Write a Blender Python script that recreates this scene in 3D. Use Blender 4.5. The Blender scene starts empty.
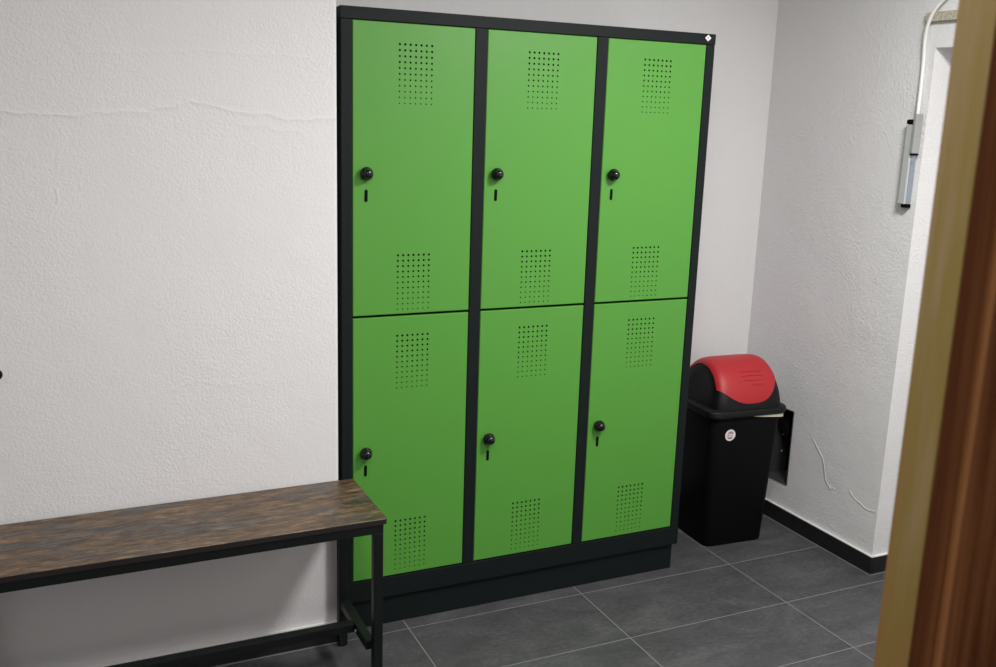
import bpy, bmesh, math, random
from mathutils import Matrix, Vector, Euler
from mathutils.geometry import intersect_line_line

sc = bpy.context.scene
COL = sc.collection

# ------------------------------------------------------------ camera
cd = bpy.data.cameras.new('camera')
cam = bpy.data.objects.new('camera', cd)
COL.objects.link(cam)
sc.camera = cam
cd.sensor_width = 36.0
cd.lens = 972.7117 / 996 * 36.0
cd.clip_start = 0.02
YAW, PIT, ROL = -0.43996, 1.35043, 0.03239
Rm = Matrix.Rotation(YAW, 3, 'Z') @ Matrix.Rotation(PIT, 3, 'X') @ Matrix.Rotation(ROL, 3, 'Z')
M4 = Rm.to_4x4()
M4.translation = (-0.73308, -2.58399, 1.53246)
cam.matrix_world = M4
cd.dof.use_dof = True
cd.dof.focus_distance = 2.7
cd.dof.aperture_fstop = 16.0

# ------------------------------------------------------------ world, exposure, lights
w = bpy.data.worlds.new('world')
sc.world = w
w.use_nodes = True
w.node_tree.nodes['Background'].inputs[0].default_value = (0.8, 0.85, 1.0, 1)
w.node_tree.nodes['Background'].inputs[1].default_value = 0.05
sc.view_settings.view_transform = 'Standard'
sc.view_settings.look = 'None'
sc.view_settings.gamma = 1.0
sc.view_settings.use_curve_mapping = False
sc.view_settings.exposure = 0.0

LAMP = (1.02, -1.28, 2.36)
LAMP2 = (-0.30, -1.80, 2.36)


def area(name, loc, sx, sy, power, col, target=None):
    l = bpy.data.lights.new(name, 'AREA')
    l.shape = 'RECTANGLE'
    l.size = sx
    l.size_y = sy
    l.energy = power
    l.color = col
    o = bpy.data.objects.new(name, l)
    o.location = loc
    COL.objects.link(o)
    return o


area('ceiling_lamp_light', (LAMP[0], LAMP[1], LAMP[2] - 0.045), 0.34, 0.34, 43.0, (1.0, 0.995, 0.985))
area('second_ceiling_lamp_light', (LAMP2[0], LAMP2[1], LAMP2[2] - 0.045), 0.34, 0.34, 22.0, (1.0, 0.98, 0.985))


# ------------------------------------------------------------ materials
def nt(name):
    m = bpy.data.materials.new(name)
    m.use_nodes = True
    t = m.node_tree
    return m, t, t.nodes['Principled BSDF']


def nd(t, kind, **kw):
    n = t.nodes.new(kind)
    for k, v in kw.items():
        if k.startswith('i_'):
            n.inputs[k[2:].replace('_', ' ')].default_value = v
        else:
            setattr(n, k, v)
    return n


def mth(t, op, a, b=None, c=None):
    n = t.nodes.new('ShaderNodeMath')
    n.operation = op
    for i, v in enumerate((a, b, c)):
        if v is None:
            continue
        if isinstance(v, (int, float)):
            n.inputs[i].default_value = v
        else:
            t.links.new(v, n.inputs[i])
    return n.outputs[0]


def ramp(t, fac, stops):
    r = t.nodes.new('ShaderNodeValToRGB')
    el = r.color_ramp.elements
    el[0].position, el[0].color = stops[0][0], (*stops[0][1], 1)
    el[1].position, el[1].color = stops[1][0], (*stops[1][1], 1)
    for p, c in stops[2:]:
        e = el.new(p)
        e.color = (*c, 1)
    t.links.new(fac, r.inputs[0])
    return r.outputs[0]


def simple(name, col, rough=0.5, metal=0.0, bump=0.0, bscale=800, spec=0.5, var=0.0):
    m, t, b = nt(name)
    b.inputs['Base Color'].default_value = (*col, 1)
    b.inputs['Roughness'].default_value = rough
    b.inputs['Metallic'].default_value = metal
    b.inputs['Specular IOR Level'].default_value = spec
    if bump or var:
        tc = nd(t, 'ShaderNodeTexCoord')
        n = nd(t, 'ShaderNodeTexNoise', i_Scale=bscale, i_Detail=3.0)
        t.links.new(tc.outputs['Object'], n.inputs['Vector'])
        if bump:
            bp = nd(t, 'ShaderNodeBump', i_Strength=bump, i_Distance=0.002)
            t.links.new(n.outputs['Fac'], bp.inputs['Height'])
            t.links.new(bp.outputs['Normal'], b.inputs['Normal'])
        if var:
            c = ramp(t, n.outputs['Fac'], [(0.3, tuple(x * (1 - var) for x in col)), (0.7, tuple(min(1, x * (1 + var)) for x in col))])
            t.links.new(c, b.inputs['Base Color'])
    return m


def plaster(name, axis, ridges=(), gr=0.0024, col=(0.785, 0.775, 0.775)):
    """painted rough plaster; ridges = list of polylines in (axis, z) where trowel marks and cracks run"""
    m, t, b = nt(name)
    b.inputs['Roughness'].default_value = 0.85
    b.inputs['Specular IOR Level'].default_value = 0.25
    tc = nd(t, 'ShaderNodeTexCoord')
    n1 = nd(t, 'ShaderNodeTexNoise', i_Scale=150.0, i_Detail=4.0, i_Roughness=0.55, i_Distortion=0.15)
    n2 = nd(t, 'ShaderNodeTexNoise', i_Scale=5.0, i_Detail=4.0, i_Roughness=0.5)
    n3 = nd(t, 'ShaderNodeTexNoise', i_Scale=2.2, i_Detail=2.0)
    for n in (n1, n2, n3):
        t.links.new(tc.outputs['Object'], n.inputs['Vector'])
    amp = ramp(t, n3.outputs['Fac'], [(0.35, (0.35,) * 3), (0.65, (1.0,) * 3)])
    grain = mth(t, 'MULTIPLY', n1.outputs['Fac'], amp)
    h = mth(t, 'ADD', mth(t, 'MULTIPLY', grain, gr), mth(t, 'MULTIPLY', n2.outputs['Fac'], 0.005))
    sep = nd(t, 'ShaderNodeSeparateXYZ')
    t.links.new(tc.outputs['Object'], sep.inputs[0])
    n4 = nd(t, 'ShaderNodeTexNoise', i_Scale=22.0, i_Detail=3.0)
    t.links.new(tc.outputs['Object'], n4.inputs['Vector'])
    U = mth(t, 'ADD', sep.outputs[axis], mth(t, 'MULTIPLY', mth(t, 'SUBTRACT', n4.outputs['Fac'], 0.5), 0.02))
    V = mth(t, 'ADD', sep.outputs[2], mth(t, 'MULTIPLY', mth(t, 'SUBTRACT', n4.outputs['Fac'], 0.5), 0.03))
    for width, height, pts in ridges:
        best = None
        for (ax, az), (bx, bz) in zip(pts[:-1], pts[1:]):
            dx, dz = bx - ax, bz - az
            L2 = dx * dx + dz * dz
            pu = mth(t, 'SUBTRACT', U, ax)
            pv = mth(t, 'SUBTRACT', V, az)
            k = mth(t, 'ADD', mth(t, 'MULTIPLY', pu, dx / L2), mth(t, 'MULTIPLY', pv, dz / L2))
            k = mth(t, 'MINIMUM', mth(t, 'MAXIMUM', k, 0.0), 1.0)
            qu = mth(t, 'SUBTRACT', pu, mth(t, 'MULTIPLY', k, dx))
            qv = mth(t, 'SUBTRACT', pv, mth(t, 'MULTIPLY', k, dz))
            d2 = mth(t, 'ADD', mth(t, 'MULTIPLY', qu, qu), mth(t, 'MULTIPLY', qv, qv))
            best = d2 if best is None else mth(t, 'MINIMUM', best, d2)
        d = mth(t, 'SQRT', best)
        g = mth(t, 'MAXIMUM', mth(t, 'SUBTRACT', 1.0, mth(t, 'DIVIDE', d, width)), 0.0)
        g = mth(t, 'MULTIPLY', g, g)
        h = mth(t, 'ADD', h, mth(t, 'MULTIPLY', g, height))
    bp = nd(t, 'ShaderNodeBump', i_Strength=1.0, i_Distance=1.0)
    t.links.new(h, bp.inputs['Height'])
    t.links.new(bp.outputs['Normal'], b.inputs['Normal'])
    c2 = tuple(x * 0.965 for x in col)
    c = ramp(t, n3.outputs['Fac'], [(0.3, c2), (0.7, col)])
    t.links.new(c, b.inputs['Base Color'])
    return m


def tiles(name):
    m, t, b = nt(name)
    tc = nd(t, 'ShaderNodeTexCoord')
    sep = nd(t, 'ShaderNodeSeparateXYZ')
    t.links.new(tc.outputs['Object'], sep.inputs[0])
    TX, TY, GX, GY = 0.60343, 0.29862, 0.19456, -0.04399
    u = mth(t, 'DIVIDE', mth(t, 'SUBTRACT', sep.outputs[0], GX), TX)
    v = mth(t, 'DIVIDE', mth(t, 'SUBTRACT', sep.outputs[1], GY), TY)
    fu = mth(t, 'SUBTRACT', u, mth(t, 'FLOOR', mth(t, 'ADD', u, 0.5)))
    fv = mth(t, 'SUBTRACT', v, mth(t, 'FLOOR', mth(t, 'ADD', v, 0.5)))
    du = mth(t, 'MULTIPLY', mth(t, 'ABSOLUTE', fu), TX)
    dv = mth(t, 'MULTIPLY', mth(t, 'ABSOLUTE', fv), TY)
    d = mth(t, 'MINIMUM', du, dv)
    mask = mth(t, 'LESS_THAN', d, 0.0015)
    # tile look: cloudy slate
    cell = nd(t, 'ShaderNodeCombineXYZ')
    t.links.new(mth(t, 'MULTIPLY', mth(t, 'FLOOR', u), 7.31), cell.inputs[0])
    t.links.new(mth(t, 'MULTIPLY', mth(t, 'FLOOR', v), 3.77), cell.inputs[1])
    add = nd(t, 'ShaderNodeVectorMath', operation='ADD')
    t.links.new(tc.outputs['Object'], add.inputs[0])
    t.links.new(cell.outputs[0], add.inputs[1])
    mp = nd(t, 'ShaderNodeMapping')
    mp.inputs['Scale'].default_value = (0.7, 1.5, 1.0)
    t.links.new(add.outputs[0], mp.inputs['Vector'])
    n1 = nd(t, 'ShaderNodeTexNoise', i_Scale=7.0, i_Detail=8.0, i_Roughness=0.62, i_Distortion=0.5)
    n2 = nd(t, 'ShaderNodeTexNoise', i_Scale=70.0, i_Detail=4.0, i_Roughness=0.7)
    t.links.new(mp.outputs[0], n1.inputs['Vector'])
    t.links.new(mp.outputs[0], n2.inputs['Vector'])
    f = mth(t, 'ADD', mth(t, 'MULTIPLY', n1.outputs['Fac'], 0.55), mth(t, 'MULTIPLY', n2.outputs['Fac'], 0.45))
    c = ramp(t, f, [(0.34, (0.042, 0.042, 0.045)), (0.50, (0.068, 0.067, 0.071)), (0.66, (0.108, 0.105, 0.110))])
    mix = nd(t, 'ShaderNodeMix', data_type='RGBA')
    t.links.new(mask, mix.inputs[0])
    t.links.new(c, mix.inputs[6])
    mix.inputs[7].default_value = (0.22, 0.22, 0.22, 1)
    t.links.new(mix.outputs[2], b.inputs['Base Color'])
    b.inputs['Roughness'].default_value = 0.55
    b.inputs['Specular IOR Level'].default_value = 0.35
    hh = mth(t, 'SUBTRACT', mth(t, 'MULTIPLY', f, 0.0015), mth(t, 'MULTIPLY', mask, 0.001))
    bp = nd(t, 'ShaderNodeBump', i_Strength=0.7, i_Distance=1.0)
    t.links.new(hh, bp.inputs['Height'])
    t.links.new(bp.outputs['Normal'], b.inputs['Normal'])
    return m


def wood(name, stops, scale=(1.5, 16, 16), rough=0.5, nscale=2.0, dist=1.0, spec=0.5, bump=0.0005):
    m, t, b = nt(name)
    tc = nd(t, 'ShaderNodeTexCoord')
    mp = nd(t, 'ShaderNodeMapping')
    mp.inputs['Scale'].default_value = scale
    t.links.new(tc.outputs['Object'], mp.inputs['Vector'])
    n1 = nd(t, 'ShaderNodeTexNoise', i_Scale=nscale, i_Detail=8.0, i_Roughness=0.65, i_Distortion=dist)
    t.links.new(mp.outputs[0], n1.inputs['Vector'])
    c = ramp(t, n1.outputs['Fac'], stops)
    t.links.new(c, b.inputs['Base Color'])
    b.inputs['Roughness'].default_value = rough
    b.inputs['Specular IOR Level'].default_value = spec
    bp = nd(t, 'ShaderNodeBump', i_Strength=1.0, i_Distance=bump)
    t.links.new(n1.outputs['Fac'], bp.inputs['Height'])
    t.links.new(bp.outputs['Normal'], b.inputs['Normal'])
    return m


M = {}
M['wall_l'] = plaster('plaster_pier', 0, ridges=[
    (0.012, 0.0013, [(-1.4, 1.50), (-0.81, 1.504), (-0.663, 1.504), (-0.484, 1.514), (-0.39, 1.545), (-0.27, 1.521), (-0.15, 1.507), (-0.0, 1.508)]),
    (0.009, 0.0005, [(-0.60, 1.648), (-0.362, 1.661), (-0.20, 1.668), (-0.09, 1.661)]),
    (0.006, 0.0010, [(-0.70, 1.33), (-0.70, 1.30)]),
    (0.012, 0.0006, [(-0.12, 1.47), (-0.20, 1.485), (-0.27, 1.49)]),
    (0.012, 0.0004, [(-0.52, 0.80), (-0.40, 0.83), (-0.30, 0.81)]),
])
M['wall_b'] = plaster('plaster_back', 0, ridges=[(0.004, 0.0012, [(1.30, 1.86), (1.305, 1.92), (1.32, 1.95)]),
                                                 (0.006, 0.0010, [(1.33, 1.86), (1.42, 1.90)])])
M['wall_r'] = plaster('plaster_right', 1, gr=0.0036, ridges=[
    (0.007, 0.0020, [(0.05, 0.386), (-0.01, 0.328), (-0.037, 0.251), (-0.065, 0.230), (-0.08, 0.234)]),
    (0.007, 0.0018, [(-0.15, 0.262), (-0.183, 0.240), (-0.232, 0.222), (-0.275, 0.231)]),
    (0.008, 0.0009, [(0.03, 1.488), (0.01, 1.470), (0.02, 1.455)]),
    (0.008, 0.0005, [(0.44, 1.50), (0.30, 1.49), (0.20, 1.505)]),
])
M['wall'] = plaster('plaster', 0)
M['ceil'] = simple('ceiling_paint', (0.80, 0.79, 0.78), 0.9)
M['chip'] = simple('white_filler', (0.86, 0.85, 0.82), 0.8)
M['floor'] = tiles('slate_tiles')
M['base'] = simple('baseboard_tile', (0.009, 0.0095, 0.010), 0.5, bump=0.1, bscale=90, var=0.2)
M['caulk'] = simple('white_joint', (0.80, 0.80, 0.78), 0.8)
M['grout'] = simple('grey_joint', (0.22, 0.22, 0.22), 0.9)
M['green'] = simple('green_powder_coat', (0.088, 0.312, 0.040), 0.42, bump=0.12, bscale=900)
M['anth'] = simple('anthracite_powder_coat', (0.0066, 0.0098, 0.0100), 0.55, bump=0.10, bscale=900, spec=0.20)
M['casing'] = simple('dark_grey_sheet', (0.045, 0.048, 0.05), 0.5)
M['void'] = simple('dark_interior', (0.004, 0.004, 0.004), 0.9, spec=0.1)
M['gloss'] = simple('black_gloss_plastic', (0.006, 0.006, 0.007), 0.13)
M['bframe'] = simple('black_steel_tube', (0.0055, 0.0068, 0.0068), 0.42, spec=0.3)
M['rustic'] = wood('rustic_board', [(0.34, (0.018, 0.012, 0.009)), (0.45, (0.058, 0.036, 0.022)), (0.54, (0.125, 0.078, 0.042)), (0.66, (0.20, 0.128, 0.066))],
                   scale=(2.2, 11, 11), rough=0.42, nscale=2.4, dist=1.6)

def rustic():
    m, t, b = nt('rustic_board')
    tc = nd(t, 'ShaderNodeTexCoord')
    def ns(scale, sc_, det, rg, dist, off=0.0):
        mp = nd(t, 'ShaderNodeMapping')
        mp.inputs['Scale'].default_value = scale
        mp.inputs['Location'].default_value = (off, off, 0)
        t.links.new(tc.outputs['Object'], mp.inputs['Vector'])
        n = nd(t, 'ShaderNodeTexNoise', i_Scale=sc_, i_Detail=det, i_Roughness=rg, i_Distortion=dist)
        t.links.new(mp.outputs[0], n.inputs['Vector'])
        return n.outputs['Fac']
    streak = ns((7.0, 40, 10), 2.6, 10.0, 0.74, 0.5)
    cloud = ns((3.4, 15, 9), 2.4, 8.0, 0.66, 0.8, 3.1)
    grey = ns((2.0, 10, 7), 2.4, 7.0, 0.62, 0.8, 9.7)
    f = mth(t, 'ADD', mth(t, 'MULTIPLY', streak, 0.66), mth(t, 'MULTIPLY', cloud, 0.36))
    cb = ramp(t, f, [(0.38, (0.016, 0.009, 0.006)), (0.45, (0.062, 0.035, 0.019)), (0.53, (0.145, 0.087, 0.042)), (0.61, (0.27, 0.175, 0.095))])
    cg = ramp(t, f, [(0.38, (0.020, 0.016, 0.014)), (0.50, (0.072, 0.059, 0.051)), (0.62, (0.175, 0.142, 0.118))])
    gm = ramp(t, grey, [(0.50, (0, 0, 0)), (0.56, (1, 1, 1))])
    mix = nd(t, 'ShaderNodeMix', data_type='RGBA')
    t.links.new(gm, mix.inputs[0]); t.links.new(cb, mix.inputs[6]); t.links.new(cg, mix.inputs[7])
    ck = ns((2.6, 30, 10), 2.4, 5.0, 0.6, 1.0, 17.3)
    line = mth(t, 'LESS_THAN', mth(t, 'ABSOLUTE', mth(t, 'SUBTRACT', ck, 0.5)), 0.013)
    dk = nd(t, 'ShaderNodeMix', data_type='RGBA')
    t.links.new(mth(t, 'MULTIPLY', line, 0.75), dk.inputs[0])
    t.links.new(mix.outputs[2], dk.inputs[6])
    dk.inputs[7].default_value = (0.012, 0.008, 0.006, 1)
    t.links.new(dk.outputs[2], b.inputs['Base Color'])
    b.inputs['Roughness'].default_value = 0.40
    bp = nd(t, 'ShaderNodeBump', i_Strength=1.0, i_Distance=0.0004)
    t.links.new(f, bp.inputs['Height']); t.links.new(bp.outputs['Normal'], b.inputs['Normal'])
    return m
M['rustic'] = rustic()
M['rustic_edge'] = simple('board_edge', (0.012, 0.009, 0.008), 0.5)
M['bin'] = simple('black_bin_plastic', (0.0035, 0.0042, 0.0042), 0.5, bump=0.15, bscale=500, spec=0.35)
M['binbody'] = simple('black_bin_body', (0.0030, 0.0036, 0.0034), 0.6, bump=0.1, bscale=500, spec=0.12)
M['red'] = simple('red_plastic', (0.42, 0.016, 0.021), 0.5, bump=0.15, bscale=500)
M['redrib'] = simple('red_rib_plastic', (0.36, 0.015, 0.02), 0.45)
M['liner'] = simple('cream_bag', (0.62, 0.58, 0.47), 0.6)
M['white'] = simple('white_sticker', (0.80, 0.78, 0.78), 0.5)
M['print'] = simple('sticker_print', (0.42, 0.16, 0.18), 0.6)
M['printd'] = simple('sticker_print_dark', (0.08, 0.07, 0.07), 0.6)
M['alu'] = simple('brushed_aluminium', (0.62, 0.63, 0.63), 0.45, metal=0.35)
M['alud'] = simple('grey_aluminium', (0.40, 0.40, 0.40), 0.45, metal=0.3)
M['alub'] = simple('bluish_aluminium', (0.42, 0.47, 0.55), 0.30, metal=0.85)
M['cable'] = simple('white_cable', (0.80, 0.79, 0.76), 0.5)
M['chipboard'] = simple('chipboard', (0.46, 0.42, 0.33), 0.9, bump=0.5, bscale=150, var=0.35)
M['doorface'] = wood('dark_door_wood', [(0.32, (0.080, 0.020, 0.005)), (0.5, (0.135, 0.042, 0.012)), (0.68, (0.25, 0.095, 0.032))],
                     scale=(34, 34, 1.0), rough=0.55, nscale=2.0, dist=0.6, spec=0.15)
M['doorbead_lit'] = wood('lit_bead_wood', [(0.30, (0.30, 0.115, 0.040)), (0.5, (0.38, 0.16, 0.058)), (0.70, (0.46, 0.21, 0.085))],
                     scale=(28, 28, 1.2), rough=0.5, nscale=2.0, dist=0.6, spec=0.1)  # door wood made lighter: the light catching the bead is painted into its colour
M['dooredge'] = wood('light_door_wood', [(0.36, (0.31, 0.150, 0.045)), (0.5, (0.27, 0.185, 0.040)), (0.64, (0.36, 0.24, 0.13))],
                     scale=(10, 10, 1.1), rough=0.55, nscale=1.9, dist=0.5, spec=0.25)
m_, t_, b_ = nt('lamp_diffuser')
b_.inputs['Emission Color'].default_value = (1, 0.965, 0.93, 1)
b_.inputs['Emission Strength'].default_value = 4.0
M['lamp'] = m_


# ------------------------------------------------------------ mesh helpers
def new():
    return bmesh.new()


def box(bm, x0, x1, y0, y1, z0, z1, mi=0, bev=0.0):
    t = bmesh.new()
    bmesh.ops.create_cube(t, size=1.0)
    for v in t.verts:
        v.co = Vector(((x0 + x1) / 2 + v.co.x * (x1 - x0), (y0 + y1) / 2 + v.co.y * (y1 - y0), (z0 + z1) / 2 + v.co.z * (z1 - z0)))
    if bev:
        bmesh.ops.bevel(t, geom=list(t.edges), offset=bev, segments=2, profile=0.5, affect='EDGES')
    for f in t.faces:
        f.material_index = mi
    me = bpy.data.meshes.new('t')
    t.to_mesh(me)
    t.free()
    bm.from_mesh(me)
    bpy.data.meshes.remove(me)


def lathe(bm, prof, origin=(0, 0, 0), axis='Z', seg=32, mi=0):
    """prof: (radius, height) pairs; closes on the axis where radius is 0"""
    rings = []
    for r, h in prof:
        ring = []
        if r < 1e-6:
            pts = [(0, 0)]
        else:
            pts = [(r * math.cos(2 * math.pi * i / seg), r * math.sin(2 * math.pi * i / seg)) for i in range(seg)]
        for a, b in pts:
            if axis == 'Z':
                co = (a, b, h)
            elif axis == 'Y':
                co = (a, -h, b)
            else:
                co = (-h, a, b)
            ring.append(bm.verts.new(Vector(origin) + Vector(co)))
        rings.append(ring)
    for r0, r1 in zip(rings[:-1], rings[1:]):
        for i in range(seg):
            j = (i + 1) % seg
            if len(r0) == 1 and len(r1) == 1:
                break
            if len(r0) == 1:
                f = bm.faces.new((r0[0], r1[j], r1[i]))
            elif len(r1) == 1:
                f = bm.faces.new((r0[i], r0[j], r1[0]))
            else:
                f = bm.faces.new((r0[i], r0[j], r1[j], r1[i]))
            f.material_index = mi


def prism(bm, pts, a0, a1, axis='Y', mi=0):
    """extrude a closed 2-D outline along an axis"""
    def P(u, v, a):
        return {'Y': (u, a, v), 'X': (a, u, v), 'Z': (u, v, a)}[axis]
    A = [bm.verts.new(P(u, v, a0)) for u, v in pts]
    B = [bm.verts.new(P(u, v, a1)) for u, v in pts]
    n = len(pts)
    fs = [bm.faces.new(A), bm.faces.new(B[::-1])]
    for i in range(n):
        fs.append(bm.faces.new((A[i], B[i], B[(i + 1) % n], A[(i + 1) % n])))
    for f in fs:
        f.material_index = mi


def obj(name, bm, mats, parent=None, smooth=False, angle=35):
    bmesh.ops.recalc_face_normals(bm, faces=list(bm.faces))
    me = bpy.data.meshes.new(name)
    bm.to_mesh(me)
    bm.free()
    for m in (mats if isinstance(mats, (list, tuple)) else [mats]):
        me.materials.append(m)
    if smooth:
        for p in me.polygons:
            p.use_smooth = True
        me.set_sharp_from_angle(angle=math.radians(angle))
    o = bpy.data.objects.new(name, me)
    COL.objects.link(o)
    if parent is not None:
        o.parent = parent
    return o


def tag(o, label, cat, group=None):
    o['label'] = label
    o['category'] = cat
    if group:
        o['group'] = group
    return o


def thing(name, label, cat, loc=(0, 0, 0), rz=0.0):
    o = bpy.data.objects.new(name, None)
    o.empty_display_size = 0.1
    o.location = loc
    o.rotation_euler = (0, 0, rz)
    COL.objects.link(o)
    return tag(o, label, cat)


def struct(name, bm, mats, parent=None, smooth=False):
    o = obj(name, bm, mats, parent, smooth)
    if parent is None:
        o['kind'] = 'structure'
    return o


def tube(bm, pts, r, seg=10, mi=0):
    """round tube through points (Catmull-Rom smoothed)"""
    P = [Vector(p) for p in pts]
    Q = []
    for i in range(len(P) - 1):
        p0 = P[max(i - 1, 0)]; p1 = P[i]; p2 = P[i + 1]; p3 = P[min(i + 2, len(P) - 1)]
        for k in range(6):
            s = k / 6
            Q.append(0.5 * ((2 * p1) + (p2 - p0) * s + (2 * p0 - 5 * p1 + 4 * p2 - p3) * s * s + (-p0 + 3 * p1 - 3 * p2 + p3) * s ** 3))
    Q.append(P[-1])
    rings = []
    ref = Vector((1, 0, 0))
    for i, q in enumerate(Q):
        tn = (Q[min(i + 1, len(Q) - 1)] - Q[max(i - 1, 0)]).normalized()
        a = tn.cross(ref).normalized()
        b = tn.cross(a).normalized()
        rings.append([bm.verts.new(q + r * (math.cos(2 * math.pi * k / seg) * a + math.sin(2 * math.pi * k / seg) * b)) for k in range(seg)])
    for r0, r1 in zip(rings[:-1], rings[1:]):
        for k in range(seg):
            f = bm.faces.new((r0[k], r0[(k + 1) % seg], r1[(k + 1) % seg], r1[k]))
            f.material_index = mi
    bm.faces.new(rings[0][::-1])
    bm.faces.new(rings[-1])


# ------------------------------------------------------------ room shell
H = 2.39          # ceiling
XL, XR = -2.60, 1.823
YF, YB = -2.70, 0.465
YP = -0.035       # face of the pier on the left
XP = -0.0180      # its right-hand end (niche side)
YC = -0.289       # outer corner of the right wall
ZH = 1.782        # head of the opening in the right wall
BH = 0.070

b = new(); box(b, XL - 0.1, XR + 1.0, YF - 0.1, YB + 0.1, -0.06, 0.0)
struct('floor', b, M['floor'])
b = new(); box(b, XL - 0.1, XR + 1.0, YF - 0.1, YB + 0.1, H, H + 0.06)
struct('ceiling', b, M['ceil'])

# left pier with a rounded plaster corner
b = new()
rr = 0.012
pts = [(XL, YP)]
for i in range(7):
    a = -math.pi / 2 + (math.pi / 2) * i / 6
    pts.append((XP - rr + rr * math.cos(a), YP + rr + rr * math.sin(a)))
pts += [(XP, YB), (XL, YB)]
prism(b, pts, 0.0, H, 'Z')
struct('wall_left', b, M['wall_l'], smooth=True)
b = new(); box(b, XP - 0.002, XR + 0.35, YB, YB + 0.1, 0, H)
struct('wall_back', b, M['wall_b'])

# right wall: solid part with a recessed box opening, lintel, far part, niche back
NY0, NY1, NZ0, NZ1, ND = 0.162, 0.300, 0.163, 0.463, 0.108
b = new()
X1 = XR + 0.30
yy = [YC, NY0, NY1, YB]
zz = [0.0, NZ0, NZ1, ZH, H]
grid = {}
for i, y in enumerate(yy):
    for k, z in enumerate(zz):
        grid[i, k] = b.verts.new((XR, y, z))
for i in range(3):
    for k in range(4):
        if i == 1 and k == 1:
            continue
        b.faces.new((grid[i, k], grid[i + 1, k], grid[i + 1, k + 1], grid[i, k + 1]))
# recess reveals (plaster thickness only)
q = [(NY0, NZ0), (NY1, NZ0), (NY1, NZ1), (NY0, NZ1)]
f0 = [grid[1, 1], grid[2, 1], grid[2, 2], grid[1, 2]]
f1 = [b.verts.new((XR + ND + 0.004, y, z)) for y, z in q]
for i in range(4):
    b.faces.new((f0[i], f0[(i + 1) % 4], f1[(i + 1) % 4], f1[i]))
b.faces.new(f1)
# reveal of the opening (faces the camera) and the rest of the block
c0 = [b.verts.new((X1, YC, z)) for z in (0.0, ZH)]
b.faces.new((grid[0, 0], grid[0, 1], grid[0, 2], grid[0, 3], c0[1], c0[0]))
Y2 = -1.30
l0 = b.verts.new((XR, Y2, ZH)); l1 = b.verts.new((XR, Y2, H))
b.faces.new((grid[0, 3], grid[0, 4], l1, l0))
l2 = b.verts.new((X1, Y2, ZH)); 
b.faces.new((grid[0, 3], l0, l2, c0[1]))
g0 = b.verts.new((XR, Y2, 0)); g1 = b.verts.new((X1, Y2, 0))
b.faces.new((g0, l0, l2, g1))
b.faces.new((c0[0], c0[1], l2, g1))
e0 = b.verts.new((XR, YF, 0)); e1 = b.verts.new((XR, YF, H))
b.faces.new((g0, e0, e1, l1, l0))
struct('wall_right', b, M['wall_r'])
b = new(); box(b, XL - 0.1, XL, YF, YB, 0, H)
struct('wall_far_left', b, M['wall'])
b = new(); box(b, XL, XR + 0.3, YF - 0.1, YF, 0, H)
struct('wall_front', b, M['wall'])

# baseboards: dark tile strips with a pale joint on top and grout at the floor
def baseboard(name, segs):
    bm = new()
    for x0, x1, y0, y1 in segs:
        box(bm, x0, x1, y0, y1, 0.003, BH - 0.004, 0, 0.0006)
        box(bm, x0 + 0.0008, x1 - 0.0008, y0 + 0.0008, y1 - 0.0008, BH - 0.0045, BH, 1)
        box(bm, x0 - 0.001, x1 + 0.001, y0 - 0.001, y1 + 0.001, 0.0, 0.003, 2)
    struct(name, bm, [M['base'], M['caulk'], M['grout']])
T = 0.009
baseboard('baseboard_left', [(-2.59, XP - 0.006, YP - T, YP)])
baseboard('baseboard_back', [(1.205, 1.50, YB - T, YB), (1.503, XR - T - 0.001, YB - T, YB)])
baseboard('baseboard_right', [(XR - T, XR, YC - T + 0.0005, 0.10), (XR - T, XR, 0.1015, YB - T - 0.001), (XR + 0.001, X1 - 0.01, YC - T, YC)])

# small chip of white filler at the foot of the pier's corner
b = new()
box(b, XP - 0.004, XP + 0.004, YP - 0.004, YP + 0.006, BH + 0.001, BH + 0.016, 0, 0.002)
struct('trim_1', b, M['chip'])

# chipboard strip above the opening
b = new()
box(b, XR - 0.016, XR - 0.0003, -0.62, -0.250, 1.860, 1.888, 0, 0.0008)
tag(obj('chipboard_strip', b, M['chipboard']), 'pale raw chipboard strip fixed to the right wall above the doorway opening', 'wood strip')

# ceiling lamps (the light of the room)
def lamp(loc, label):
    t = thing('ceiling_lamp', label, 'lamp', (loc[0], loc[1], H))
    bm = new(); box(bm, -0.17, 0.17, -0.17, 0.17, -0.040, -0.0005, 0, 0.004)
    obj('housing', bm, M['white'], t)
    bm = new(); box(bm, -0.155, 0.155, -0.155, 0.155, -0.043, -0.0402)
    obj('diffuser', bm, M['lamp'], t)
lamp(LAMP, 'square white ceiling lamp nearer to the right wall')
lamp(LAMP2, 'square white ceiling lamp above the end of the bench')

# ------------------------------------------------------------ locker
W_, HT, DP = 1.2, 1.8, 0.45
E_, S_ = 0.0318, 0.0364
DW = (W_ - 2 * E_ - 2 * S_) / 3
ZB, ZT, ZM = 0.1610, 1.7675, 0.9666
lk = thing('locker_cabinet', 'tall black steel locker cabinet with six green perforated doors on a plinth', 'locker')
b = new()
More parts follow.
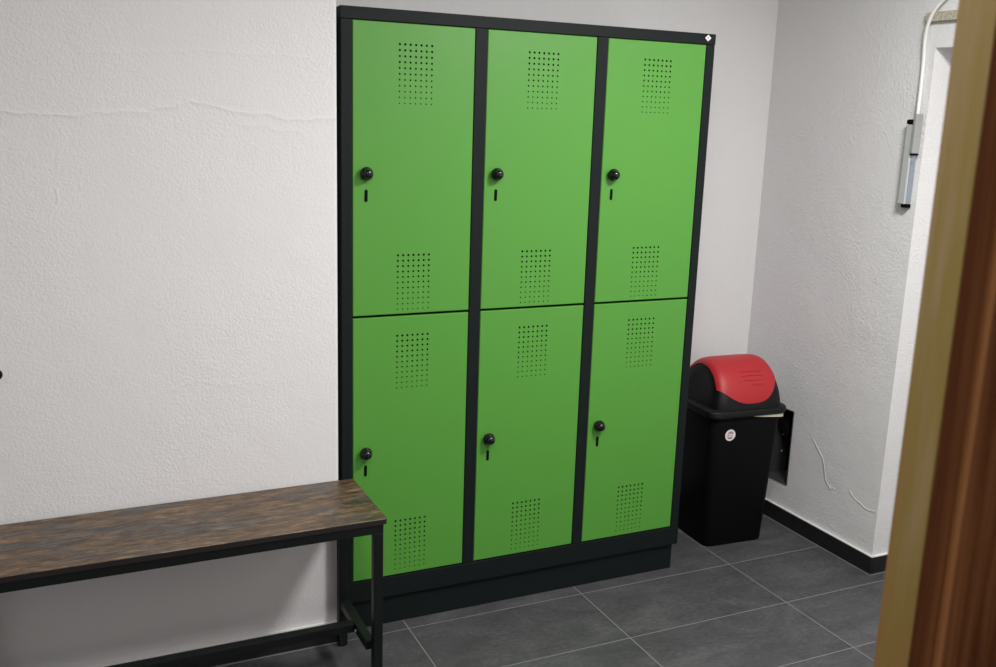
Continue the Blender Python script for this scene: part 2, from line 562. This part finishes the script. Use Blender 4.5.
# sides, back, top, bottom and the two partition walls
box(b, 0.0012, 0.0025, 0.018, DP, 0.0945, HT - 0.0008)
box(b, W_ - 0.0025, W_ - 0.0012, 0.018, DP, 0.0945, HT - 0.0008)
box(b, 0.0025, W_ - 0.0025, DP - 0.002, DP, 0.0945, HT - 0.0008)
box(b, 0.0025, W_ - 0.0025, 0.018, DP - 0.002, HT - 0.003, HT - 0.0008)
box(b, 0.0025, W_ - 0.0025, 0.018, DP - 0.002, 0.0945, 0.0965)
for i in (1, 2):
    xm = E_ + i * DW + (i - 0.5) * S_
    box(b, xm - 0.001, xm + 0.001, 0.025, DP - 0.002, 0.097, HT - 0.003)
box(b, 0.003, W_ - 0.003, 0.03, DP - 0.002, ZM - 0.001, ZM + 0.001)
obj('body', b, M['anth'], lk)
b = new()
fy0, fy1 = 0.0, 0.0178
box(b, 0.0015, E_ - 0.0003, fy0, fy1, ZB - 0.0012, HT - 0.0325, 0, 0.0012)
box(b, W_ - E_ + 0.0003, W_ - 0.0015, fy0, fy1, ZB - 0.0012, HT - 0.0325, 0, 0.0012)
for i in (1, 2):
    x = E_ + i * DW + (i - 1) * S_
    box(b, x + 0.0003, x + S_ - 0.0003, fy0, fy1, ZB - 0.0012, HT - 0.0325, 0, 0.0012)
box(b, 0.0, W_, fy0 - 0.0005, fy1, HT - 0.0320, HT, 0, 0.0016)
obj('frame', b, M['anth'], lk)
b = new()
box(b, 0.0, W_, -0.0015, fy1 - 0.0005, 0.0944, ZB - 0.0020, 0, 0.0014)
obj('bottom_rail', b, M['anth'], lk)
b = new()
box(b, 0.006, W_ - 0.013, 0.0105, DP - 0.02, 0.0, 0.0940, 0, 0.0012)
obj('plinth', b, M['anth'], lk)


def door_mesh(bm, w_, h_, blocks):
    """sheet-steel door front at y=0 running 0..w_, 0..h_ with real perforations.
    blocks: list of (x of first column, z of top row, n rows)"""
    px, pz, nc = 0.0155, 0.0155, 7
    th = 0.016
    seg = 8
    xs0 = blocks[0][0] - px / 2
    xs1 = xs0 + nc * px
    blocks = sorted(blocks, key=lambda q: -q[1])

    def quad(x0, x1, z0, z1):
        bm.faces.new([bm.verts.new((x, 0, z)) for x, z in ((x0, z0), (x1, z0), (x1, z1), (x0, z1))])
    bv = 0.0018
    quad(bv, xs0, bv, h_ - bv)
    quad(xs1, w_ - bv, bv, h_ - bv)
    ztop = h_ - bv
    for bx, bz, nr in blocks:
        zt = bz + pz / 2
        quad(xs0, xs1, zt, ztop)
        for r in range(nr):
            rad = 0.0034 - 0.0015 * r / (nr - 1)
            for c in range(nc):
                cx, cz = bx + c * px, bz - r * pz
                outer = []
                for k in range(8):
                    a = math.pi / 4 * k
                    m = max(abs(math.cos(a)), abs(math.sin(a)))
                    outer.append(bm.verts.new((cx + math.cos(a) / m * px / 2, 0, cz + math.sin(a) / m * pz / 2)))
                inner = [bm.verts.new((cx + rad * math.cos(math.pi / 4 * k), 0, cz + rad * math.sin(math.pi / 4 * k))) for k in range(8)]
                deep = [bm.verts.new((v.co.x, 0.006, v.co.z)) for v in inner]
                for k in range(8):
                    j = (k + 1) % 8
                    bm.faces.new((outer[k], outer[j], inner[j], inner[k]))
                    f = bm.faces.new((inner[k], inner[j], deep[j], deep[k]))
                    f.material_index = 1
                f = bm.faces.new(deep)
                f.material_index = 1
        ztop = zt - nr * pz
    quad(xs0, xs1, bv, ztop)
    # bevelled rim, sides and back
    rims = [[(bv, 0, bv), (w_ - bv, 0, bv), (w_ - bv, 0, h_ - bv), (bv, 0, h_ - bv)],
            [(0, bv, 0), (w_, bv, 0), (w_, bv, h_), (0, bv, h_)],
            [(0, th, 0), (w_, th, 0), (w_, th, h_), (0, th, h_)]]
    V = [[bm.verts.new(p) for p in r] for r in rims]
    for a, c in zip(V[:-1], V[1:]):
        for i in range(4):
            bm.faces.new((a[i], a[(i + 1) % 4], c[(i + 1) % 4], c[i]))
    bm.faces.new(V[-1])
    # faint pressed line over the upper perforation
    bx, bz, nr = blocks[0]
    box(bm, bx - 0.006, bx + 6 * px + 0.006, -0.0005, 0.001, bz + 0.0150, bz + 0.0165)
    box(bm, bx - 0.006, bx + 6 * px + 0.006, -0.0005, 0.001, bz + 0.0400, bz + 0.0412)


def mesh_only(fn, name, mats, smooth=False, angle=35):
    bm = new(); fn(bm)
    bmesh.ops.recalc_face_normals(bm, faces=[f for f in bm.faces])
    me = bpy.data.meshes.new(name); bm.to_mesh(me); bm.free()
    for m in mats:
        me.materials.append(m)
    if smooth:
        for p in me.polygons:
            p.use_smooth = True
        me.set_sharp_from_angle(angle=math.radians(angle))
    return me


g = 0.0013
HL = ZM - 0.0035 - ZB - g
HU = ZT - ZM - 0.0035 - g
bx = 0.1325 - g
z0u, z0l = ZM + 0.0035, ZB + g


def door_front(bm, h_, blocks):
    door_mesh(bm, DW - 2 * g, h_, blocks)


def perf_mesh(name, h_, blocks):
    bm = new()
    door_front(bm, h_, blocks)
    # normals: front faces must look to -Y, tube faces inward; make them explicit
    for f in bm.faces:
        f.normal_update()
        if abs(f.normal.y) > 0.9 and f.calc_center_median().y < 0.007 and f.normal.y > 0:
            f.normal_flip()
    me = bpy.data.meshes.new(name); bm.to_mesh(me); bm.free()
    me.materials.append(M['green']); me.materials.append(M['void'])
    return me


me_up = perf_mesh('upper_door', HU, [(bx, 1.7115 - z0u, 11), (bx, 1.139 - z0u, 11)])
me_lo = perf_mesh('lower_door', HL, [(bx, 0.9065 - z0l, 11), (bx, 0.3365 - z0l, 11)])

knob_me = mesh_only(lambda bm: lathe(bm, [(0, 0.0), (0.0140, 0.0), (0.0140, 0.0015), (0.0130, 0.004), (0.0165, 0.007), (0.0185, 0.010), (0.0187, 0.014),
                                          (0.0172, 0.0180), (0.0145, 0.0210), (0.0136, 0.0250), (0.0125, 0.0290), (0.0095, 0.0325), (0.0050, 0.0345), (0, 0.035)], axis='Y', seg=36),
                    'lock_knob', [M['gloss']], True, 50)
bar_me = mesh_only(lambda bm: box(bm, -0.0035, 0.0035, -0.037, -0.031, -0.013, 0.013, 0, 0.002), 'grip_bar', [M['gloss']], True)
slot_me = mesh_only(lambda bm: prism(bm, [(0.0045 * math.cos(a), (0.0125 if math.sin(a) > 0 else -0.0125) + 0.0045 * math.sin(a)) for a in [2 * math.pi * k / 16 + 0.01 for k in range(16)]],
                                     -0.0012, 0.0, 'Y'), 'finger_slot', [M['void']])
names = [['upper left', 'upper middle', 'upper right'], ['lower left', 'lower middle', 'lower right']]
for row in range(2):
    for i in range(3):
        x = E_ + i * (DW + S_) + g
        z = (z0u, z0l)[row]
        d = bpy.data.objects.new('locker_door', (me_up, me_lo)[row])
        COL.objects.link(d)
        d.parent = lk
        d.location = (x, 0.0008, z)
        zk, zs = ((1.367, 1.3065), (0.565, 0.5085))[row]
        k = bpy.data.objects.new('lock_knob', knob_me); COL.objects.link(k)
        k.parent = d; k.location = (0.0355, 0, zk - z)
        k['label'] = 'glossy black round lock knob'
        s = bpy.data.objects.new('finger_slot', slot_me); COL.objects.link(s)
        s.parent = d; s.location = (0.0375, 0, zs - z)
        s['label'] = 'small black vertical slot'
# diamond emblem at the upper right of the frame
b = new()
cx, cz = 1.1700, 1.7872
R1, R2 = 0.0115, 0.0100
prism(b, [(cx - R1, cz), (cx, cz - R2), (cx + R1, cz), (cx, cz + R2)], -0.0016, -0.0004, 'Y', 0)
box(b, cx - 0.0035, cx + 0.0035, -0.0019, -0.0015, cz - 0.0010, cz + 0.0014, 1)
e = obj('emblem', b, [M['white'], M['printd']], lk)
e['label'] = 'small white diamond emblem'

# ------------------------------------------------------------ bench
be = thing('bench', 'narrow bench with rustic brown wooden top and black metal frame beside the lockers', 'bench', (0.021, -0.041, 0), math.radians(0.3))
# local: x to the left is negative, y towards the camera is negative
BL, BD = 0.98, 0.303
b = new()
r = 0.006
pts = []
for (cx, cy, a0) in ((-r, -r, 0), (-BL + r, -r, 90), (-BL + r, -BD + r, 180), (-r, -BD + r, 270)):
    for k in range(5):
        a = math.radians(a0 + 22.5 * k)
        pts.append((cx + r * math.cos(a), cy + r * math.sin(a)))
prism(b, pts, 0.4920, 0.5070, 'Z')
for f in b.faces:
    f.normal_update()
    f.material_index = 0 if abs(f.normal.z) > 0.5 else 1
bmesh.ops.bevel(b, geom=[ed for ed in b.edges if abs(ed.verts[0].co.z - ed.verts[1].co.z) < 1e-5 and ed.verts[0].co.z > 0.50], offset=0.001, segments=1, affect='EDGES')
obj('seat_board', b, [M['rustic'], M['rustic_edge']], be)
L = 0.025
rx = (-0.044, -0.019)
def tb(bm, *a):
    box(bm, *a, 0, 0.0018)
b = new()
tb(b, -BL + 0.02, rx[1] + 0.010, -BD + 0.003, -BD + 0.003 + L, 0.4665, 0.4915)
tb(b, -BL + 0.02, rx[1] + 0.010, -0.012 - L, -0.012, 0.4665, 0.4915)
tb(b, rx[0] + 0.010, rx[1] + 0.010, -BD + 0.0285, -0.0375, 0.4665, 0.4913)
tb(b, -BL + 0.02, -BL + 0.045, -BD + 0.0285, -0.0375, 0.4665, 0.4913)
obj('top_frame', b, M['bframe'], be)
for sx, offs in ((0, (0.010, -0.007)), (-BL + 0.065, (0, 0))):
    for (y0, y1, dx) in ((-BD + 0.0035, -BD + 0.0285, offs[0]), (-0.0300, -0.0050, offs[1])):
        b = new()
        tb(b, rx[0] + sx + dx, rx[1] + sx + dx, y0, y1, 0.004, 0.4664)
        lg = obj('leg', b, M['bframe'], be)
        b = new()
        lathe(b, [(0, 0), (0.011, 0), (0.011, 0.004), (0, 0.004)], origin=((rx[0] + rx[1]) / 2 + sx + dx, (y0 + y1) / 2, 0))
        obj('foot_cap', b, M['void'], lg)
for x0 in (rx[0] - 0.004, -BL + 0.021):
    b = new()
    tb(b, x0, x0 + L, -BD + 0.0288, -0.0303, 0.1250, 0.1500)
    obj('side_stretcher', b, M['bframe'], be)
b = new()
tb(b, -BL + 0.047, rx[0] - 0.0045, -0.1700, -0.1450, 0.1225, 0.1475)
ls = obj('long_stretcher', b, M['bframe'], be)
for (x, y, z) in ((rx[0] - 0.0045, -0.182, 0.134),):
    b = new(); lathe(b, [(0, 0), (0.0032, 0), (0.0026, 0.002), (0, 0.003)], origin=(x + 0.0005, y, z), axis='X', seg=12)
    obj('bolt', b, M['alu'], ls)

# ------------------------------------------------------------ waste bin
bn = thing('waste_bin', 'tall black plastic waste bin with red swing flap between lockers and right wall', 'bin', (1.535, 0.205, 0), math.radians(-3.5))


def rrect(hx, hy, r, z, n=6):
    out = []
    for (sx, sy, a0) in ((1, 1, 0), (-1, 1, 90), (-1, -1, 180), (1, -1, 270)):
        for k in range(n + 1):
            a = math.radians(a0 + 90 * k / n)
            out.append((sx * (hx - r) + r * math.cos(a), sy * (hy - r) + r * math.sin(a), z))
    return out


def loft(bm, loops, cap0=True, cap1=True, mi=0):
    R = [[bm.verts.new(p) for p in lp] for lp in loops]
    for a, c in zip(R[:-1], R[1:]):
        for i in range(len(a)):
            j = (i + 1) % len(a)
            f = bm.faces.new((a[i], a[j], c[j], c[i])); f.material_index = mi
    if cap0:
        bm.faces.new(R[0][::-1]).material_index = mi
    if cap1:
        bm.faces.new(R[-1]).material_index = mi


b = new()
loft(b, [rrect(0.124, 0.111, 0.030, 0.0), rrect(0.128, 0.115, 0.032, 0.006), rrect(0.150, 0.133, 0.034, 0.492), rrect(0.156, 0.138, 0.036, 0.496),
         rrect(0.157, 0.139, 0.036, 0.512)])
obj('body', b, M['binbody'], bn, True, 40)
# raised panel outline pressed in the front of the body
# rim of the lid
b = new()
loft(b, [rrect(0.164, 0.145, 0.040, 0.505), rrect(0.168, 0.149, 0.042, 0.508), rrect(0.170, 0.151, 0.042, 0.524), rrect(0.167, 0.148, 0.040, 0.530),
         rrect(0.158, 0.139, 0.036, 0.533)])
obj('lid_rim', b, M['bin'], bn, True, 40)
HA, HB_, HH, NN = 0.147, 0.143, 0.160, 6.5


def hood(s, th, off=0.0):
    """s across (-1..1), th 0 front .. pi back"""
    k = max(0.0, 1 - abs(s) ** NN) ** (1 / NN)
    ct, st = math.cos(th), math.sin(th)
    e = 1.0
    y = -(abs(ct) ** e) * (1 if ct > 0 else -1)
    z = abs(st) ** e
    return Vector((0.006 + (HA + off) * s * (1 - 0.13 * z), (HB_ + off) * k * y, 0.531 + (HH + off) * (k ** 0.75) * z))


b = new()
NS, NTH = 72, 48
svals = [math.sin(math.pi / 2 * (-1 + 2 * i / NS)) for i in range(NS + 1)]
gridv = []
for i, s in enumerate(svals):
    if i in (0, NS):
        v = b.verts.new(hood(s, 0)); gridv.append([v] * (NTH + 1)); continue
    gridv.append([b.verts.new(hood(s, math.pi * j / NTH)) for j in range(NTH + 1)])
for i in range(NS):
    for j in range(NTH):
        vs = []
        for v in (gridv[i][j], gridv[i + 1][j], gridv[i + 1][j + 1], gridv[i][j + 1]):
            if v not in vs:
                vs.append(v)
        if len(vs) > 2:
            b.faces.new(vs)
obj('lid_hood', b, M['bin'], bn, True, 60)
# red flap lying on the hood: rounded lower border, runs over the top
b = new()
SL, SR = -0.95, 0.84
n1, n2 = 56, 48
top = []
for i in range(n1 + 1):
    u = -1 + 2 * i / n1
    s = (SL + SR) / 2 + u * (SR - SL) / 2
    th0 = math.radians(8 + (22 * abs(u) ** 2.0 if u < 0 else 34 * u ** 3.2))
    th1 = math.radians(140)
    top.append([(s, th0 + (th1 - th0) * j / n2) for j in range(n2 + 1)])
up = [[b.verts.new(hood(s, th, 0.0035)) for s, th in c] for c in top]
dn = [[b.verts.new(hood(s, th, -0.001)) for s, th in c] for c in top]
for i in range(n1):
    for j in range(n2):
        b.faces.new((up[i][j], up[i + 1][j], up[i + 1][j + 1], up[i][j + 1]))
        b.faces.new((dn[i][j], dn[i][j + 1], dn[i + 1][j + 1], dn[i + 1][j]))
for j in range(n2):
    for i in (0, n1):
        b.faces.new((up[i][j], up[i][j + 1], dn[i][j + 1], dn[i][j]))
for i in range(n1):
    for j in (0, n2):
        b.faces.new((up[i][j], dn[i][j], dn[i + 1][j], up[i + 1][j]))
fl = obj('swing_flap', b, M['red'], bn, True, 50)
fl['label'] = 'bright red curved swing flap'
# pressed ribs on the flap
for n, (s0, s1, th) in enumerate(((-0.26, 0.44, 51), (-0.22, 0.42, 44.5), (-0.17, 0.38, 38), (-0.10, 0.34, 31.5))):
    b = new()
    pts = [hood(s0 + (s1 - s0) * k / 8, math.radians(th), 0.0040) for k in range(9)]
    tube(b, pts, 0.0015, 8)
    obj('flap_rib', b, M['redrib'], fl, True)
# bag edge peeping out under the rim
b = new()
x0_, x1_ = 0.010, 0.146
V = []
for k in range(9):
    x = x0_ + (x1_ - x0_) * k / 8
    hgt = 0.003 + 0.013 * (k / 8) ** 0.8
    V.append((x, hgt))
lo = [b.verts.new((x, -0.1445 + (0.004 if i == 8 else 0), 0.508 - h)) for i, (x, h) in enumerate(V)]
hi = [b.verts.new((x, -0.1435 + (0.004 if i == 8 else 0), 0.510)) for i, (x, h) in enumerate(V)]
lo2 = [b.verts.new((v.co.x, v.co.y + 0.003, v.co.z)) for v in lo]
hi2 = [b.verts.new((v.co.x, v.co.y + 0.003, v.co.z)) for v in hi]
for k in range(8):
    b.faces.new((lo[k], lo[k + 1], hi[k + 1], hi[k])); b.faces.new((lo2[k + 1], lo2[k], hi2[k], hi2[k + 1]))
    b.faces.new((lo[k], lo2[k], lo2[k + 1], lo[k + 1])); b.faces.new((hi[k], hi[k + 1], hi2[k + 1], hi2[k]))
b.faces.new((lo[0], hi[0], hi2[0], lo2[0])); b.faces.new((lo[8], lo2[8], hi2[8], hi[8]))
o = obj('bag_edge', b, M['liner'], bn)
o['label'] = 'cream coloured bag edge under the lid rim'
# sticker: round, on the tapered front of the body
b = new()
lathe(b, [(0, 0), (0.0215, 0), (0.0215, 0.0007), (0, 0.0008)], axis='Y', seg=36)
def arc_text(bm, r0, a0, a1, n, hgt, mi):
    for k in range(n):
        a = math.radians(a0 + (a1 - a0) * k / (n - 1))
        cx, cz = r0 * math.cos(a), r0 * math.sin(a)
        ww = 0.0021
        prism(bm, [(cx - ww, cz - hgt), (cx + ww, cz - hgt * 0.6), (cx + ww * 0.7, cz + hgt), (cx - ww, cz + hgt * 0.7)], -0.0012, -0.0007, 'Y', mi)
arc_text(b, 0.0125, 140, 35, 6, 0.0026, 1)
arc_text(b, 0.0075, 120, 50, 3, 0.0020, 1)
arc_text(b, 0.0125, 215, 310, 6, 0.0026, 1)
arc_text(b, 0.0085, 235, 300, 3, 0.0016, 1)
box(b, -0.0125, -0.0055, -0.0012, -0.0007, -0.0010, 0.0022, 2)
box(b, -0.0010, 0.0010, -0.0012, -0.0007, -0.0025, 0.0012, 2)
box(b, 0.0050, 0.0085, -0.0012, -0.0007, -0.0030, 0.0004, 2)
st = obj('sticker', b, [M['white'], M['print'], M['printd']], bn)
zs = 0.437
st.location = (-0.071, -(0.115 + 0.018 * (zs - 0.006) / 0.486) - 0.0006, zs)
st.rotation_euler = (math.atan(0.018 / 0.486), 0, 0)
st['label'] = 'round white sticker with small red print'

# ------------------------------------------------------------ recessed black box in the right wall
wb = thing('recessed_wall_box', 'open black recessed box set low in the right wall behind the bin', 'wall box', (XR, (NY0 + NY1) / 2, NZ0))
b = new()
hy = (NY1 - NY0) / 2 - 0.0005
hz = NZ1 - NZ0
t_ = 0.002
box(b, -0.003, ND, hy - t_, hy, 0.001, hz - 0.001)
box(b, -0.003, ND, -hy, -hy + t_, 0.001, hz - 0.001)
box(b, -0.003, ND, -hy + t_, hy - t_, 0.001, 0.001 + t_)
box(b, -0.003, ND, -hy + t_, hy - t_, hz - 0.001 - t_, hz - 0.001)
obj('casing', b, M['casing'], wb)
b = new(); box(b, ND - 0.002, ND, -hy + t_, hy - t_, 0.004, hz - 0.004)
obj('back_plate', b, M['void'], wb)
for z in (0.088, 0.158):
    b = new()
    lathe(b, [(0, 0), (0.0042, 0), (0.0035, 0.002), (0, 0.003)], origin=(0.080, hy - t_, z), axis='Y', seg=14)
    obj('screw', b, M['chip'], wb)

# ------------------------------------------------------------ contact device and cable on the right wall
dv = thing('wall_contact_device', 'slim aluminium contact device screwed to the right wall under the white cable', 'electrical device', (XR, -0.253, 1.288))
b = new()
box(b, -0.030, -0.001, -0.014, 0.013, 0.006, 0.258, 0, 0.0025)
obj('housing', b, M['alu'], dv)
b = new()
box(b, -0.024, -0.003, -0.0165, -0.0143, 0.012, 0.160, 0, 0.0006)
box(b, -0.021, -0.014, -0.018, -0.0166, 0.132, 0.142, 0, 0.0006)
o = obj('side_rail', b, M['alub'], dv); o['label'] = 'bluish metal side rail'
b = new()
box(b, -0.032, -0.002, -0.013, 0.0145, 0.2584, 0.274, 0, 0.005)
o = obj('end_cap', b, M['void'], dv); o['label'] = 'black plastic end cap'
b = new()
box(b, -0.022, -0.001, -0.017, 0.006, -0.006, 0.0056, 0, 0.002)
o = obj('end_cap', b, M['void'], dv); o['label'] = 'black plastic end cap'
b = new()
box(b, -0.036, -0.006, -0.0285, -0.0170, 0.168, 0.292, 0, 0.002)
obj('upper_bar', b, M['alud'], dv)
b = new()
box(b, -0.034, -0.008, -0.0280, -0.0170, 0.162, 0.1676, 0, 0.001)
obj('spacer', b, M['void'], dv)

b = new()
XC = XR - 0.016
tube(b, [(XC, -0.266, 1.5805), (XC, -0.266, 1.60), (XC + 0.006, -0.260, 1.66), (XC + 0.008, -0.256, 1.735), (XC + 0.002, -0.257, 1.80), (XC - 0.006, -0.268, 1.848),
         (XC - 0.008, -0.289, 1.890), (XC - 0.004, -0.318, 1.922), (XC + 0.004, -0.36, 1.950), (XC + 0.008, -0.42, 1.985), (XC + 0.008, -0.52, 2.0), (XC + 0.008, -0.7, 2.0)], 0.0058, 12)
tag(obj('cable', b, M['cable'], None, True), 'thick white cable curving down the right wall to the aluminium device', 'cable')

# ------------------------------------------------------------ coat hook, only its tip reaches into the picture
hk = thing('coat_hook', 'black wall hook at the far left edge above the bench', 'hook', (-0.862, YP, 0.887))
b = new(); lathe(b, [(0, 0.0), (0.014, 0.0), (0.014, 0.003), (0.012, 0.005), (0, 0.005)], axis='Y', seg=20)
obj('base_plate', b, M['gloss'], hk, True)
b = new()
tube(b, [(0, -0.004, 0), (0, -0.02, -0.010), (0, -0.034, -0.016), (0, -0.044, -0.008), (0, -0.047, 0.0)], 0.0045, 10)
obj('arm', b, M['gloss'], hk, True)
b = new(); lathe(b, [(0, -0.009), (0.006, -0.007), (0.009, 0.0), (0.006, 0.007), (0, 0.009)], origin=(0, -0.047, -0.012), seg=18)
obj('ball_tip', b, M['gloss'], hk, True)

# ------------------------------------------------------------ wooden door leaf close to the camera
PH = math.radians(-25)
Nn = Vector((-0.3362595, -2.2593472))
dl = bpy.data.objects.new('door_1', None)
COL.objects.link(dl)
dl.location = (Nn.x, Nn.y, 0)
dl.rotation_euler = (0, 0, PH)
dl['kind'] = 'structure'
# local: +x along the leaf, +y through its thickness (away from the camera)
TK = 0.040
DWID, DHT = 0.86, 1.985
b = new()
box(b, 0.0, 0.0008, 0.0003, TK, 0.008, DHT)
o = obj('leaf_edge', b, M['dooredge'], dl); o['label'] = 'light yellowish wood edge'
b = new()
prof = [(0.00085, 0.0)]
prof += [(0.0182, 0.0)]
x = 0.0190
random.seed(4)
while x < DWID - 0.02:
    wv = 0.0075 + 0.003 * random.random()
    prof += [(x, 0.0), (x + wv * 0.3, -0.0007), (x + wv * 0.6, -0.0007), (x + wv, 0.0004)]
    x += wv + 0.0006
prof += [(DWID, 0.0), (DWID, TK), (0.00085, TK)]
prism(b, prof, 0.008, DHT, 'Z')
obj('leaf_panel', b, M['doorface'], dl)
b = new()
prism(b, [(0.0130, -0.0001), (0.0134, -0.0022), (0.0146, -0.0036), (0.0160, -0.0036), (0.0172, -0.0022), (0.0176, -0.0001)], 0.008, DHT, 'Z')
o = obj('bead', b, M['doorbead_lit'], dl, True, 60); o['label'] = 'brown rounded bead, coloured as if lit'
for z in (0.25, 1.75):
    b = new()
    lathe(b, [(0, 0), (0.007, 0), (0.007, 0.09), (0, 0.09)], origin=(DWID + 0.008, TK / 2, z), seg=14)
    obj('hinge', b, M['alu'], dl, True)
